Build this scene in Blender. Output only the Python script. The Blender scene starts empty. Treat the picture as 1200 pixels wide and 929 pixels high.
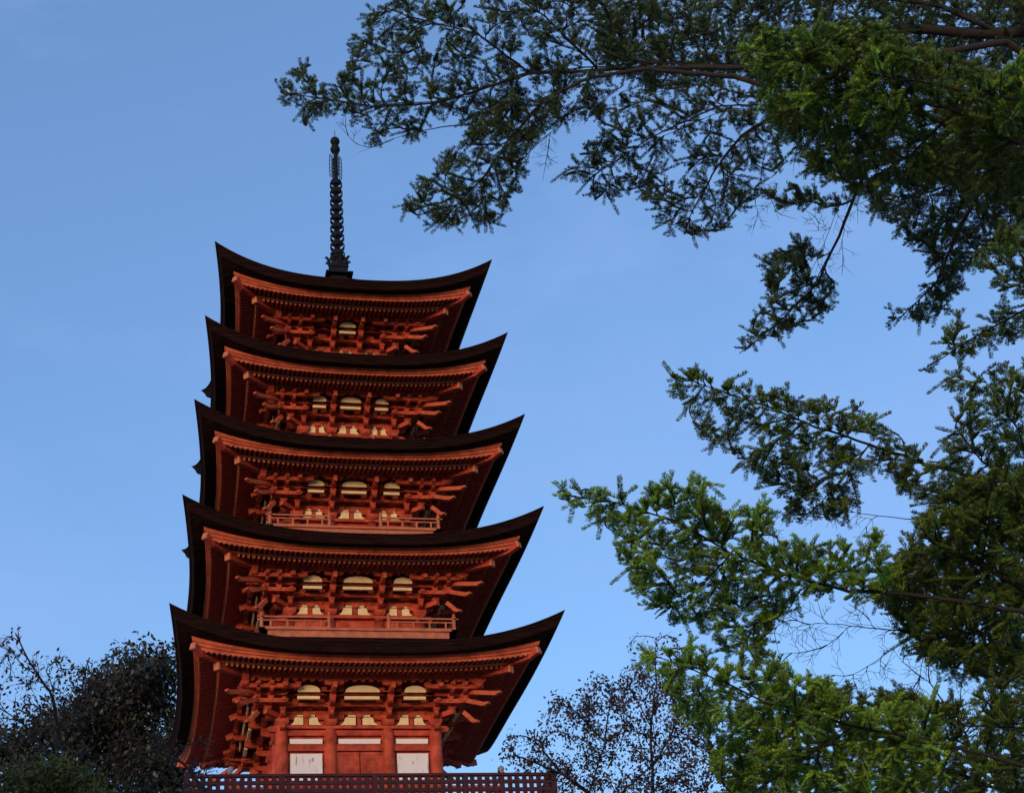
import bpy, math, random
import numpy as np
from mathutils import Vector, Matrix
random.seed(7)
RNG = np.random.default_rng(11)
S = bpy.context.scene
C = S.collection
R = math.radians

# ------------------------------------------------------------------ camera
CAM = np.array([-5.1072, -38.3243, -7.6133])
YAW, PITCH, ROLL = R(14.7439), R(31.2152), R(-5.0729)
FPX = 1870.79                       # focal length in pixels of the 1200 px wide photograph
FWD = np.array([math.sin(YAW)*math.cos(PITCH), math.cos(YAW)*math.cos(PITCH), math.sin(PITCH)])
RT0 = np.array([math.cos(YAW), -math.sin(YAW), 0.0])
UP0 = np.cross(RT0, FWD)
RT = math.cos(ROLL)*RT0 + math.sin(ROLL)*UP0
UP = -math.sin(ROLL)*RT0 + math.cos(ROLL)*UP0
cd = bpy.data.cameras.new('camera')
cam = bpy.data.objects.new('camera', cd)
C.objects.link(cam)
S.camera = cam
cd.sensor_width = 36
cd.lens = FPX/1200*36
cd.clip_start = 0.1
cd.clip_end = 3000
m = Matrix(((RT[0], UP[0], -FWD[0], CAM[0]), (RT[1], UP[1], -FWD[1], CAM[1]), (RT[2], UP[2], -FWD[2], CAM[2]), (0, 0, 0, 1)))
cam.matrix_world = m

# ------------------------------------------------------------------ light
SUN_EL, SUN_AZ = R(3.0), R(212)     # azimuth measured clockwise from +Y: behind the camera and a little to its left
world = bpy.data.worlds.new('World')
S.world = world
world.use_nodes = True
wt = world.node_tree
for n in list(wt.nodes): wt.nodes.remove(n)
wo = wt.nodes.new('ShaderNodeOutputWorld')
bg = wt.nodes.new('ShaderNodeBackground')
sky = wt.nodes.new('ShaderNodeTexSky')
sky.sky_type = 'NISHITA'
sky.sun_disc = False
sky.sun_elevation = SUN_EL
sky.sun_rotation = SUN_AZ
sky.air_density = 1.0
sky.dust_density = 0.6
sky.ozone_density = 3.0
hs = wt.nodes.new('ShaderNodeHueSaturation')
hs.inputs['Saturation'].default_value = 1.0
tc = wt.nodes.new('ShaderNodeTexCoord')
mp = wt.nodes.new('ShaderNodeMapping'); mp.inputs['Scale'].default_value = (1.0, 1.0, 2.2)
nz = wt.nodes.new('ShaderNodeTexNoise'); nz.inputs['Scale'].default_value = 3.2; nz.inputs['Detail'].default_value = 7; nz.inputs['Roughness'].default_value = .62
cr = wt.nodes.new('ShaderNodeMapRange'); cr.inputs[1].default_value = .42; cr.inputs[2].default_value = .75; cr.inputs[3].default_value = .22; cr.inputs[4].default_value = .72
mx = wt.nodes.new('ShaderNodeMixRGB'); mx.inputs['Color2'].default_value = (.62, 1.0, 1.85, 1)
wt.links.new(tc.outputs['Generated'], mp.inputs['Vector'])
wt.links.new(mp.outputs['Vector'], nz.inputs['Vector'])
wt.links.new(nz.outputs['Fac'], cr.inputs[0])
wt.links.new(cr.outputs[0], mx.inputs['Fac'])
wt.links.new(sky.outputs['Color'], hs.inputs['Color'])
gain = wt.nodes.new('ShaderNodeMixRGB'); gain.blend_type = 'MULTIPLY'; gain.inputs['Fac'].default_value = 1; gain.inputs['Color2'].default_value = (1.30, 1.16, 1.20, 1)
wt.links.new(hs.outputs['Color'], gain.inputs['Color1'])
wt.links.new(gain.outputs['Color'], mx.inputs['Color1'])
wt.links.new(mx.outputs['Color'], bg.inputs['Color'])
wt.links.new(bg.outputs['Background'], wo.inputs['Surface'])
bg.inputs['Strength'].default_value = 0.15
sl = bpy.data.lights.new('sun', 'SUN')
sl.energy = 0.68
sl.angle = R(22)
sl.color = (1.0, .66, .42)
so = bpy.data.objects.new('sun', sl)
C.objects.link(so)
sd = Vector((math.sin(SUN_AZ)*math.cos(SUN_EL), math.cos(SUN_AZ)*math.cos(SUN_EL), math.sin(SUN_EL)))
so.rotation_euler = sd.to_track_quat('Z', 'Y').to_euler()
so.location = (0, 0, 60)
S.view_settings.view_transform = 'Standard'
S.view_settings.look = 'None'
S.view_settings.gamma = 1
S.view_settings.exposure = 1.72
S.render.engine = 'CYCLES'
S.cycles.max_bounces = 6
S.cycles.transparent_max_bounces = 8

# ------------------------------------------------------------------ materials
def mat(name, col, rough=.7, var=.25, scale=6.0, stretch=(1, 1, 1), bump=0.0, col2=None, spec=.3, attr=None):
    M = bpy.data.materials.new(name); M.use_nodes = True
    nt = M.node_tree; b = nt.nodes['Principled BSDF']
    b.inputs['Roughness'].default_value = rough
    b.inputs['Specular IOR Level'].default_value = spec
    t = nt.nodes.new('ShaderNodeTexCoord'); mpn = nt.nodes.new('ShaderNodeMapping')
    mpn.inputs['Scale'].default_value = stretch
    n = nt.nodes.new('ShaderNodeTexNoise'); n.inputs['Scale'].default_value = scale; n.inputs['Detail'].default_value = 6; n.inputs['Roughness'].default_value = .65
    nt.links.new(t.outputs['Object'], mpn.inputs['Vector']); nt.links.new(mpn.outputs['Vector'], n.inputs['Vector'])
    r = nt.nodes.new('ShaderNodeValToRGB')
    a = [c*(1-var) for c in col]; d = [min(1, c*(1+var)) for c in (col2 or col)]
    r.color_ramp.elements[0].position = .33; r.color_ramp.elements[1].position = .68
    r.color_ramp.elements[0].color = (*a, 1); r.color_ramp.elements[1].color = (*d, 1)
    nt.links.new(n.outputs['Fac'], r.inputs['Fac'])
    out = r.outputs['Color']
    if attr:
        at = nt.nodes.new('ShaderNodeAttribute'); at.attribute_name = attr
        mm = nt.nodes.new('ShaderNodeMixRGB'); mm.blend_type = 'MULTIPLY'; mm.inputs['Fac'].default_value = 1
        nt.links.new(out, mm.inputs['Color1']); nt.links.new(at.outputs['Color'], mm.inputs['Color2'])
        out = mm.outputs['Color']
    nt.links.new(out, b.inputs['Base Color'])
    if bump:
        bp = nt.nodes.new('ShaderNodeBump'); bp.inputs['Strength'].default_value = bump; bp.inputs['Distance'].default_value = .02
        nt.links.new(n.outputs['Fac'], bp.inputs['Height']); nt.links.new(bp.outputs['Normal'], b.inputs['Normal'])
    return M
M_RED = mat('vermilion_lacquer', (.37, .042, .020), .75, .32, 3.5, bump=.15, col2=(.46, .080, .040))
M_RED2 = mat('vermilion_board', (.42, .068, .028), .7, .24, 4, bump=.15, col2=(.50, .11, .052))
M_RAFT = mat('vermilion_rafter', (.42, .052, .030), .7, .3, 7)
M_TIP = mat('faded_vermilion_end', (.54, .17, .09), .7, .2, 9)
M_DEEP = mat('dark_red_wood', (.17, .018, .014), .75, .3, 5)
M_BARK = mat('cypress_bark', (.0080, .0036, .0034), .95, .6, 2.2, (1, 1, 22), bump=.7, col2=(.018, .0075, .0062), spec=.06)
M_CREAM = mat('cream_plaster', (.80, .66, .38), .8, .10, 5)
M_WHITE = mat('white_plaster', (.80, .80, .78), .8, .04, 3)
M_WEATH = mat('weathered_rail_wood', (.44, .14, .075), .75, .25, 6)
M_BRONZE = mat('dark_bronze', (.006, .0065, .011), .75, .3, 4, spec=.2)
M_GREY = mat('grey_metal_cap', (.25, .24, .25), .5, .2, 9)
M_LATT = mat('old_maroon_wood', (.050, .014, .018), .8, .3, 6)
M_BARKT = mat('fir_bark', (.034, .030, .025), .95, .4, 18, (1, 1, 1), bump=.6)
M_TWIG = mat('twig_bark', (.026, .023, .020), .95, .3, 20)
M_GROUND = mat('moss_and_sandy_earth', (.11, .115, .05), .95, .4, .8, bump=.5, col2=(.30, .26, .19))
M_STONE = mat('old_stone', (.24, .23, .21), .9, .25, 2, bump=.4)

# stained plaster for the two lower panels
def stain_mat():
    M = mat('stained_plaster', (.78, .78, .77), .8, .04, 3)
    nt = M.node_tree; b = nt.nodes['Principled BSDF']
    src = b.inputs['Base Color'].links[0].from_socket
    t = nt.nodes.new('ShaderNodeTexCoord'); mpn = nt.nodes.new('ShaderNodeMapping'); mpn.inputs['Scale'].default_value = (7, 7, 1.6)
    n = nt.nodes.new('ShaderNodeTexNoise'); n.inputs['Scale'].default_value = 1.6; n.inputs['Detail'].default_value = 5; n.inputs['Distortion'].default_value = .6
    r = nt.nodes.new('ShaderNodeValToRGB'); r.color_ramp.elements[0].position = .58; r.color_ramp.elements[1].position = .70
    r.color_ramp.elements[0].color = (1, 1, 1, 1); r.color_ramp.elements[1].color = (.38, .40, .43, 1)
    mm = nt.nodes.new('ShaderNodeMixRGB'); mm.blend_type = 'MULTIPLY'; mm.inputs['Fac'].default_value = 1
    nt.links.new(t.outputs['Object'], mpn.inputs['Vector']); nt.links.new(mpn.outputs['Vector'], n.inputs['Vector']); nt.links.new(n.outputs['Fac'], r.inputs['Fac'])
    nt.links.new(src, mm.inputs['Color1']); nt.links.new(r.outputs['Color'], mm.inputs['Color2']); nt.links.new(mm.outputs['Color'], b.inputs['Base Color'])
    return M
M_STAIN = stain_mat()

# ------------------------------------------------------------------ helpers
def tag(o, label=None, cat=None, group=None, kind=None):
    if label: o['label'] = label
    if cat: o['category'] = cat
    if group: o['group'] = group
    if kind: o['kind'] = kind
    return o
def empty(name, loc=(0, 0, 0)):
    o = bpy.data.objects.new(name, None); C.objects.link(o); o.location = loc; o.empty_display_size = .3
    return o
class MB:
    def __init__(s): s.v = []; s.f = []; s.marks = []
    def slot(s, i): s.marks.append((len(s.f), i))
    def add(s, vs, fs):
        n = len(s.v); s.v += [tuple(p) for p in vs]; s.f += [tuple(i+n for i in f) for f in fs]
    def box(s, x0, x1, y0, y1, z0, z1, T=None):
        v = [(x0, y0, z0), (x1, y0, z0), (x1, y1, z0), (x0, y1, z0), (x0, y0, z1), (x1, y0, z1), (x1, y1, z1), (x0, y1, z1)]
        if T: v = [T(p) for p in v]
        s.add(v, [(0, 3, 2, 1), (4, 5, 6, 7), (0, 1, 5, 4), (1, 2, 6, 5), (2, 3, 7, 6), (3, 0, 4, 7)])
    def prism(s, poly, h0, h1, ax, T=None):
        """poly in two axes, extruded along ax (0,1,2)"""
        n = len(poly); v = []
        for h in (h0, h1):
            for a, b in poly:
                p = [a, b]; p.insert(ax, h); v.append(tuple(p))
        if T: v = [T(p) for p in v]
        s.add(v, [tuple(range(n))[::-1], tuple(range(n, 2*n))] + [(i, (i+1) % n, n+(i+1) % n, n+i) for i in range(n)])
    def beam(s, p0, p1, w, h, up=(0, 0, 1), T=None, w1=None, h1=None):
        p0 = Vector(p0); p1 = Vector(p1); d = (p1-p0).normalized(); sd_ = d.cross(Vector(up)).normalized(); u = sd_.cross(d)
        v = []
        for p, ww, hh in ((p0, w, h), (p1, w1 or w, h1 or h)):
            for a, b in ((-1, -1), (1, -1), (1, 1), (-1, 1)): v.append(tuple(p+sd_*a*ww/2+u*b*hh/2))
        if T: v = [T(p) for p in v]
        s.add(v, [(0, 1, 2, 3), (7, 6, 5, 4), (0, 4, 5, 1), (1, 5, 6, 2), (2, 6, 7, 3), (3, 7, 4, 0)])
    def lathe(s, prof, cx=0, cy=0, n=16, T=None):
        v = []
        for r_, z in prof:
            for i in range(n):
                a = 2*math.pi*i/n; v.append((cx+r_*math.cos(a), cy+r_*math.sin(a), z))
        if T: v = [T(p) for p in v]
        f = []
        for j in range(len(prof)-1):
            for i in range(n):
                k = (i+1) % n; f.append((j*n+i, j*n+k, (j+1)*n+k, (j+1)*n+i))
        f.append(tuple(range(n))[::-1]); f.append(tuple((len(prof)-1)*n+i for i in range(n)))
        s.add(v, f)
    def tube(s, pts, rad, n=6):
        pts = [Vector(p) for p in pts]; base = len(s.v); ref = Vector((.3, .2, .9))
        for i, p in enumerate(pts):
            d = (pts[min(i+1, len(pts)-1)]-pts[max(i-1, 0)]).normalized()
            a = d.cross(ref).normalized(); b = d.cross(a); r_ = rad[i] if hasattr(rad, '__len__') else rad
            for k in range(n):
                t = 2*math.pi*k/n; s.v.append(tuple(p+(a*math.cos(t)+b*math.sin(t))*r_))
        for i in range(len(pts)-1):
            for k in range(n):
                q = (k+1) % n; s.f.append((base+i*n+k, base+i*n+q, base+(i+1)*n+q, base+(i+1)*n+k))
        s.f.append(tuple(base+k for k in range(n))[::-1]); s.f.append(tuple(base+(len(pts)-1)*n+k for k in range(n)))
    def build(s, name, m_, parent=None, smooth=False, bevel=0):
        me = bpy.data.meshes.new(name); me.from_pydata(s.v, [], s.f)
        for q in (m_ if isinstance(m_, (list, tuple)) else [m_]): me.materials.append(q)
        for k, (a, i) in enumerate(s.marks):
            e = s.marks[k+1][0] if k+1 < len(s.marks) else len(s.f)
            for q in range(a, e): me.polygons[q].material_index = i
        if smooth: me.shade_smooth()
        o = bpy.data.objects.new(name, me); C.objects.link(o)
        if parent: o.parent = parent
        if bevel:
            b = o.modifiers.new('bevel', 'BEVEL'); b.width = bevel; b.segments = 1; b.limit_method = 'ANGLE'
        return o
def side(k, z=0.0):
    """local (x along the wall, y outwards, z) -> pagoda axes, for side k (0 = front)"""
    a = k*math.pi/2; c, s_ = round(math.cos(a)), round(math.sin(a))
    def T(p):
        x, y = p[0], -p[1]
        return (c*x-s_*y, s_*x+c*y, p[2]+z)
    return T

# ------------------------------------------------------------------ ground
def terrain_h(x, y):
    yy = y if y < 0 else max(0, y-75)*.5
    r_ = math.hypot(x, yy)
    t = min(1, max(0, (r_-6.4)/19)); t = 1-(1-t)**2.2
    return 2.3-11.5*t + (0.18*math.sin(x*.21+1)*math.cos(y*.17)+.1*math.sin(x*.9+y*.7))*min(1, max(0, (r_-9)/8))
g = MB(); NG = 90; span = []
for i in range(NG+1):
    t = (i/NG*2-1); span.append(math.copysign(abs(t)**2.6, t)*1500)
for j in range(NG+1):
    for i in range(NG+1): g.v.append((span[i], span[j], terrain_h(span[i], span[j])))
for j in range(NG):
    for i in range(NG): g.f.append((j*(NG+1)+i, j*(NG+1)+i+1, (j+1)*(NG+1)+i+1, (j+1)*(NG+1)+i))
gr = g.build('ground', M_GROUND, smooth=True); tag(gr, kind='structure')

# ------------------------------------------------------------------ pagoda
PAG = empty('pagoda', (0, 0, 2.3))
tag(PAG, 'five-storied vermilion wooden pagoda with dark upturned bark roofs and a bronze ring spire', 'pagoda')
def part(mb, name, m_, parent, **k):
    o = mb.build(name, m_, parent, **k)
    if parent is PAG: o.location = (0, 0, -2.3)      # pagoda parts are written in world heights
    return o
W = [4.60, 4.392, 4.184, 3.976, 3.768]
TZ = [7.63, 10.51, 13.28, 15.93, 18.47]
DZ = [0, .06, .09, .11, .14]
B = [w-2.76 for w in W]
PW = 2.9
def warp(p, w):
    """eave lines bow inwards between the corners, so that the corners stand out"""
    x, y, z = p; t = min(1, abs(x)/max(y, 1e-6)); f = min(1, max(0, (y-(w-1.83))/1.83))
    ins = .33*f**1.6; return (x, y-ins*(1-t**2.4), z+.52*ins*(1-t**PW))
def grid(mb, prof, T, n=44, w=0):
    """prof = [(y, zc, rise)] from one edge to the other; a strip along one side"""
    base = len(mb.v)
    for y, zc, ri in prof:
        for i in range(n+1):
            t = -1+2*i/n; mb.v.append(T(warp((t*y, y, zc+ri*abs(t)**PW), w)))
    for j in range(len(prof)-1):
        for i in range(n):
            a = base+j*(n+1)+i; mb.f.append((a, a+1, a+n+2, a+n+1))
def block(mb, x, y, z, s_=.15, h=.09, T=None):
    a = s_/2; c = a*.72
    v = [(x-c, y-c, z), (x+c, y-c, z), (x+c, y+c, z), (x-c, y+c, z)]
    for zz_ in (z+h*.42, z+h): v += [(x-a, y-a, zz_), (x+a, y-a, zz_), (x+a, y+a, zz_), (x-a, y+a, zz_)]
    if T: v = [T(p) for p in v]
    f = [(0, 3, 2, 1), (8, 9, 10, 11)]
    for l in (0, 4):
        for i in range(4):
            j = (i+1) % 4; f.append((l+i, l+j, l+4+j, l+4+i))
    mb.add(v, f)
for k5 in range(5):
    w, tz, b = W[k5], TZ[k5], B[k5]; dz = DZ[k5]
    # ---- roof shell
    rf = MB()
    if k5 < 4: topy, topz = B[k5+1]+.62, TZ[k5]+.22-tz
    else: topy, topz = .36, 20.0-tz
    # mitre continuous all round
    run = w-topy; rise = topz+.90
    prof = []
    for q in range(9):
        f = q/8; y = topy+run*f
        prof.append((y, topz-rise*(1-(1-f)**1.35) if k5 < 4 else topz-rise*(1-(1-f)**1.25), .90*f**3))
    prof += [(w, -.90, .90), (w-.012, -.935, .89), (w-.045, -.945, .885), (w-.06, -.985, .86), (w-.085, -.99, .85), (w-.165, -1.10, .76), (w-.19, -1.105, .75), (w-.40, -1.035, .53), (w-.57, -1.00, .42), (w-.60, -.95, .40), (w-.95, -.86, .25)]
    del prof[8]
    for s_ in range(4): grid(rf, prof, side(s_, tz), w=w)
    if k5 == 4: pass
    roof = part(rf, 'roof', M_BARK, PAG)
    # ---- eave boards
    eb = MB()
    ebp = [(w-.535, -.985, .43), (w-.560, -1.045, .385), (w-.60, -1.050, .375), (w-.605, -1.085, .34), (w-.655, -1.09, .315), (w-.66, -1.125, .285), (w-.72, -1.125, .27), (w-.74, -1.02, .26)]
    for s_ in range(4): grid(eb, ebp, side(s_, tz), w=w)
    part(eb, 'eave_board', M_RED2, roof)
    kb = MB()
    kbp = [(w-1.14, -1.02, .155), (w-1.15, -1.055, .145), (w-1.21, -1.055, .14), (w-1.22, -1.0, .14)]
    for s_ in range(4): grid(kb, kbp, side(s_, tz), w=w)
    part(kb, 'rafter_batten', M_TIP, roof)
    # ---- soffit boarding
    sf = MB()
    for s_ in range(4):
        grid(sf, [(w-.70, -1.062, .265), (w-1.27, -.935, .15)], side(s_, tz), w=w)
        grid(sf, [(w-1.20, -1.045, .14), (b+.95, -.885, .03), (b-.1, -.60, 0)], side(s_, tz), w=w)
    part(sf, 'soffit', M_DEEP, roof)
    # ---- rafters
    sp = .122; nmax = int((w-.78)/sp)
    for s_ in range(4):
        T = side(s_, tz); fr = MB(); br = MB()
        for i in range(-nmax, nmax+1):
            x = (i+.5)*sp if i < nmax else None
            if x is None: continue
            yt = w-.665; t = abs(x)/yt; yi = max(w-1.27, abs(x)+.06)
            if yt-yi > .05:
                zt_ = -1.105+.275*t**PW; ti = min(1, abs(x)/yi); fi = (yt-yi)/.605; zi_ = -1.105+.127*fi+(.275-.115*fi)*ti**PW
                fr.slot(0); fr.beam(warp((x, yi, zi_), w), warp((x, yt-.012, zt_), w), .055, .062, T=T)
                fr.slot(1); fr.beam(warp((x, yt-.012, zt_), w), warp((x, yt, zt_-.002), w), .057, .064, T=T)
            yt = w-1.175; t = abs(x)/yt; yi = max(b, abs(x)+.06)
            if yt-yi > .05:
                def zz(y):
                    f = (yt-y)/(yt-b); return -1.085+.42*f+.14*(1-min(1, f*1.4))*min(1, abs(x)/y)**PW
                ym = max(b+.95, yi)
                br.slot(0)
                if yt-ym > .04: br.beam(warp((x, ym, zz(ym)), w), warp((x, yt-.012, zz(yt)), w), .06, .07, T=T)
                if ym-yi > .04: br.beam(warp((x, yi, zz(yi)), w), warp((x, ym+.002, zz(ym)), w), .06, .07, T=T)
                br.slot(1); br.beam(warp((x, yt-.012, zz(yt)), w), warp((x, yt, zz(yt)-.003), w), .062, .072, T=T)
        part(fr, 'flying_rafters', [M_RAFT, M_TIP], roof); part(br, 'base_rafters', [M_RAFT, M_TIP], roof)
    for s_ in range(4):
        T = side(s_, tz); h = MB()
        h.beam((b-.1, b-.1, -.80), (w-1.17, w-1.17, -1.04), .14, .16, T=T)
        h.beam((w-1.5, w-1.5, -.88), (w-.80, w-.80, -.90), .12, .13, T=T)
        h.beam((w-.80, w-.80, -.90), (w-.60, w-.60, -.80), .13, .15, T=T)
        ho = part(h, 'hip_rafter', M_RAFT, roof)
        e = MB()
        e.beam((w-.60, w-.60, -.80), (w-.565, w-.565, -.785), .15, .17, T=T); e.build('hip_rafter_cap', M_TIP, roof).location = (0, 0, 0); e = MB(); e.beam((w-1.17, w-1.17, -1.04), (w-1.13, w-1.13, -1.045), .16, .18, T=T)
        e.build('hip_rafter_cap', M_TIP, roof)
    # ---- eave purlin ring and step beams
    pu = MB()
    for s_ in range(4):
        T = side(s_, tz)
        pu.box(-(b+.93), b+.93, b+.86, b+1.0, -1.05+dz*.6, -.90, T)
        pu.box(-(b+.52), b+.52, b+.575, b+.66, -1.34+dz, -1.262+dz, T)
        pu.box(-(b+.22), b+.22, b+.27, b+.34, -1.50+dz, -1.42+dz, T)
        nb = int((b+.93)/.2)
        for i in range(-nb, nb+1): block(pu, i*.2, b+.93, -1.115+dz*.6, .11, .07, T)
        pu.prism([(b+.80, -1.16), (b+1.02, -1.16), (b+1.14, -1.06), (b+1.14, -.93), (b+.80, -.93)], b+.855, b+1.005, 1, T)
    part(pu, 'eave_purlin', M_RED, PAG)
    # ---- wall core
    zb = 3.35 if k5 == 0 else TZ[k5-1]+.42          # floor of the storey
    wl = MB(); c_ = b-.06
    for s_ in range(4): wl.box(-c_, c_, c_-.06, c_-.0, zb-.3, tz-.62, side(s_))
    wall = part(wl, 'wall', M_RED, PAG)
    tzr = tz; tz = tz+dz
    tb = MB()
    for s_ in range(4):
        T = side(s_, tz)
        tb.box(-b-.14, b+.14, b-.05, b+.075, -1.96, -1.885, T)      # cap plate
        tb.box(-b, b, b-.06, b+.03, -2.22, -2.06, T) if k5 else tb.box(-b, b, b-.06, b+.03, -2.12, -1.99, T)
        tb.box(-b, b, b-.06, b+.045, -1.60, -1.51, T)
        tb.box(-b, b, b-.06, b+.045, -1.40, -1.31, T)
        tb.box(-b, b, b-.06, b+.045, -1.20, -1.10, T)
        if k5 == 0:
            tb.box(-b, b, b-.06, b+.05, -2.50, -2.34, T)
            tb.box(-b, b, b-.06, b+.05, 3.35-tz, 3.5-tz, T)
        # boxed-out noses of the cap plate at the corners
        for sx in (-1, 1):
            tb.prism([(b-.05, -2.08), (b+.30, -2.02), (b+.34, -1.93), (b+.26, -1.89), (b-.05, -1.885)], sx*(b)-.05, sx*(b)+.05, 0, T)
    part(tb, 'tie_beam', M_RED, wall)
    bay = b*.375; cols = [-b, -bay, bay, b]
    for s_ in range(4):
        for cx in cols[:3]:
            T = side(s_); cm = MB(); p = T((cx, b, 0))
            r_ = .155 if k5 == 0 else .13
            cm.lathe([(r_*.98, zb-.1), (r_, zb+.5), (r_*.97, tz-2.1), (r_*.8, tz-1.96)], p[0], p[1], 18)
            part(cm, 'column', M_RED, wall, smooth=True)
    # plaster fields
    pm = MB(); wm = MB(); sm = MB()
    def arch(x0, x1, z0, h_, y, T, mb):
        pts = []; n = 12
        for i in range(n+1):
            a = math.pi*i/n; pts.append(((x0+x1)/2-(x1-x0)/2*math.cos(a), z0+h_*math.sin(a)**.8))
        mb.prism([(p[0], p[1]) for p in pts], y-.03, y, 1, T)
    def bell(x0, x1, z0, h_, y, T, mb, flip):
        w_ = x1-x0; pr = [(0, 0), (1, 0), (1, 1), (.38, 1), (.27, .80), (.24, .45), (.12, .18), (0, .07)]
        mb.prism([(x0+(1-a if flip else a)*w_, z0+c*h_) for a, c in pr], y-.03, y, 1, T)
    for s_ in range(4):
        T = side(s_, tz); gp = .055
        for (a, c2) in ((cols[0], cols[1]), (cols[1], cols[2]), (cols[2], cols[3])):
            pm = MB(); wm = MB(); sm = MB()
            mid = (a+c2)/2; hw = (c2-a)/2; wide = abs(mid) < .01
            uw = hw*(.60 if wide else .46); y = b+.05
            if wide or k5 < 4:
                arch(mid-uw, mid+uw, -1.32, .17, b+.78, T, pm)
                pm.box(mid-uw, mid+uw, b+.60, b+.672, -1.455, -1.38, T)
            if k5 < 4 or 1:
                g0 = hw*.12; bw_ = hw*(.62 if wide else .60)
                bell(mid-bw_-g0*.2, mid-g0, -1.865, .19, b+.052, T, pm, False); bell(mid+g0, mid+bw_+g0*.2, -1.865, .19, b+.052, T, pm, True)
                pm.box(mid-bw_*.62, mid-g0, b+.02, b+.052, -1.655, -1.615, T); pm.box(mid+g0, mid+bw_*.62, b+.02, b+.052, -1.655, -1.615, T)
            if k5 == 0:
                wm.box(mid-hw+.19, mid+hw-.19, b-.02, b+.022, -2.32, -2.20, T)
                if not wide: sm.box(mid-hw+.20, mid+hw-.20, b-.02, b+.022, -3.10, -2.56, T); wm.box(mid-hw+.20, mid+hw-.20, b-.02, b+.022, -3.24, -3.15, T)
            elif wide: wm.box(mid-hw+.16, mid+hw-.16, b-.02, b+.022, zb+.16-tz, zb+.36-tz, T)
            part(pm, 'cream_plaster_panel', M_CREAM, wall)
            if wm.v: part(wm, 'white_plaster_strip', M_WHITE, wall)
            if sm.v: part(sm, 'stained_plaster_panel', M_STAIN, wall)
    for s_ in range(4):
        T = side(s_, tz); dm = MB(); hw = bay-.17
        z1 = -2.52 if k5 == 0 else -2.22
        z0 = zb+.1-tz if k5 == 0 else zb+.38-tz
        if z1-z0 > .1:
            for sx in (-1, 1):
                dm.box(min(sx*.012, sx*hw), max(sx*.012, sx*hw), b-.05, b+.01, z0, z1, T)
                dm.box(min(sx*.03, sx*(hw-.03)), max(sx*.03, sx*(hw-.03)), b+.01, b+.025, z1-.07, z1-.02, T)
            dm.box(-hw-.04, -hw, b-.05, b+.04, z0, z1, T); dm.box(hw, hw+.04, b-.05, b+.04, z0, z1, T)
            part(dm, 'door', M_DEEP if k5 else M_RED, wall)

# ---- bracket sets, modelled once and copied; z relative to the roof tip, y outwards from the wall line
def arm(mb, L0, L1, y, z, h=.12, t=.10, ax=0, T=None):
    """boat-shaped arm between L0 and L1 along x (ax=0) or y (ax=1)"""
    e = min(.14, (L1-L0)*.25)
    poly = [(L0, z+h), (L0, z+h*.45), (L0+e*.35, z+h*.14), (L0+e, z), (L1-e, z), (L1-e*.35, z+h*.14), (L1, z+h*.45), (L1, z+h)]
    if ax == 0: mb.prism(poly, y-t/2, y+t/2, 1, T)
    else: mb.prism(poly, y-t/2, y+t/2, 0, T)
def mid_set():
    m_ = MB()
    block(m_, 0, 0, -1.885, .30, .17)
    arm(m_, -.33, .33, 0, -1.735, .125); arm(m_, -.30, .40, 0, -1.737, .13, ax=1)
    for x in (-.27, 0, .27): block(m_, x, 0, -1.61)
    block(m_, 0, .32, -1.612)
    arm(m_, -.40, .40, 0, -1.525, .11); arm(m_, -.30, .30, .32, -1.527, .115); arm(m_, -.3, .70, 0, -1.529, .12, ax=1, t=.11)
    for x in (-.235, 0, .235): block(m_, x, .32, -1.415, .14, .085)
    block(m_, 0, .61, -1.417, .16, .10)
    arm(m_, -.27, .27, .61, -1.34, .11); arm(m_, -.30, .30, .32, -1.335, .10); arm(m_, -.2, .98, 0, -1.33, .12, ax=1, t=.11)
    for x in (-.205, 0, .205): block(m_, x, .61, -1.23, .13, .07)
    arm(m_, -.235, .235, .93, -1.21, .09)
    for x in (-.175, 0, .175): block(m_, x, .93, -1.12, .125, .075)
    return m_
def tail(mb, d=(0, 1), y0=.1, y1=1.15, z0=-.84, z1=-1.27, t=.10, h=.14):
    """sloping tail rafter with a nose cut square"""
    p0 = (d[0]*y0, d[1]*y0, z0); p1 = (d[0]*y1, d[1]*y1, z1)
    mb.beam(p0, p1, t, h, w1=t*.95, h1=h*.95)
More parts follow.
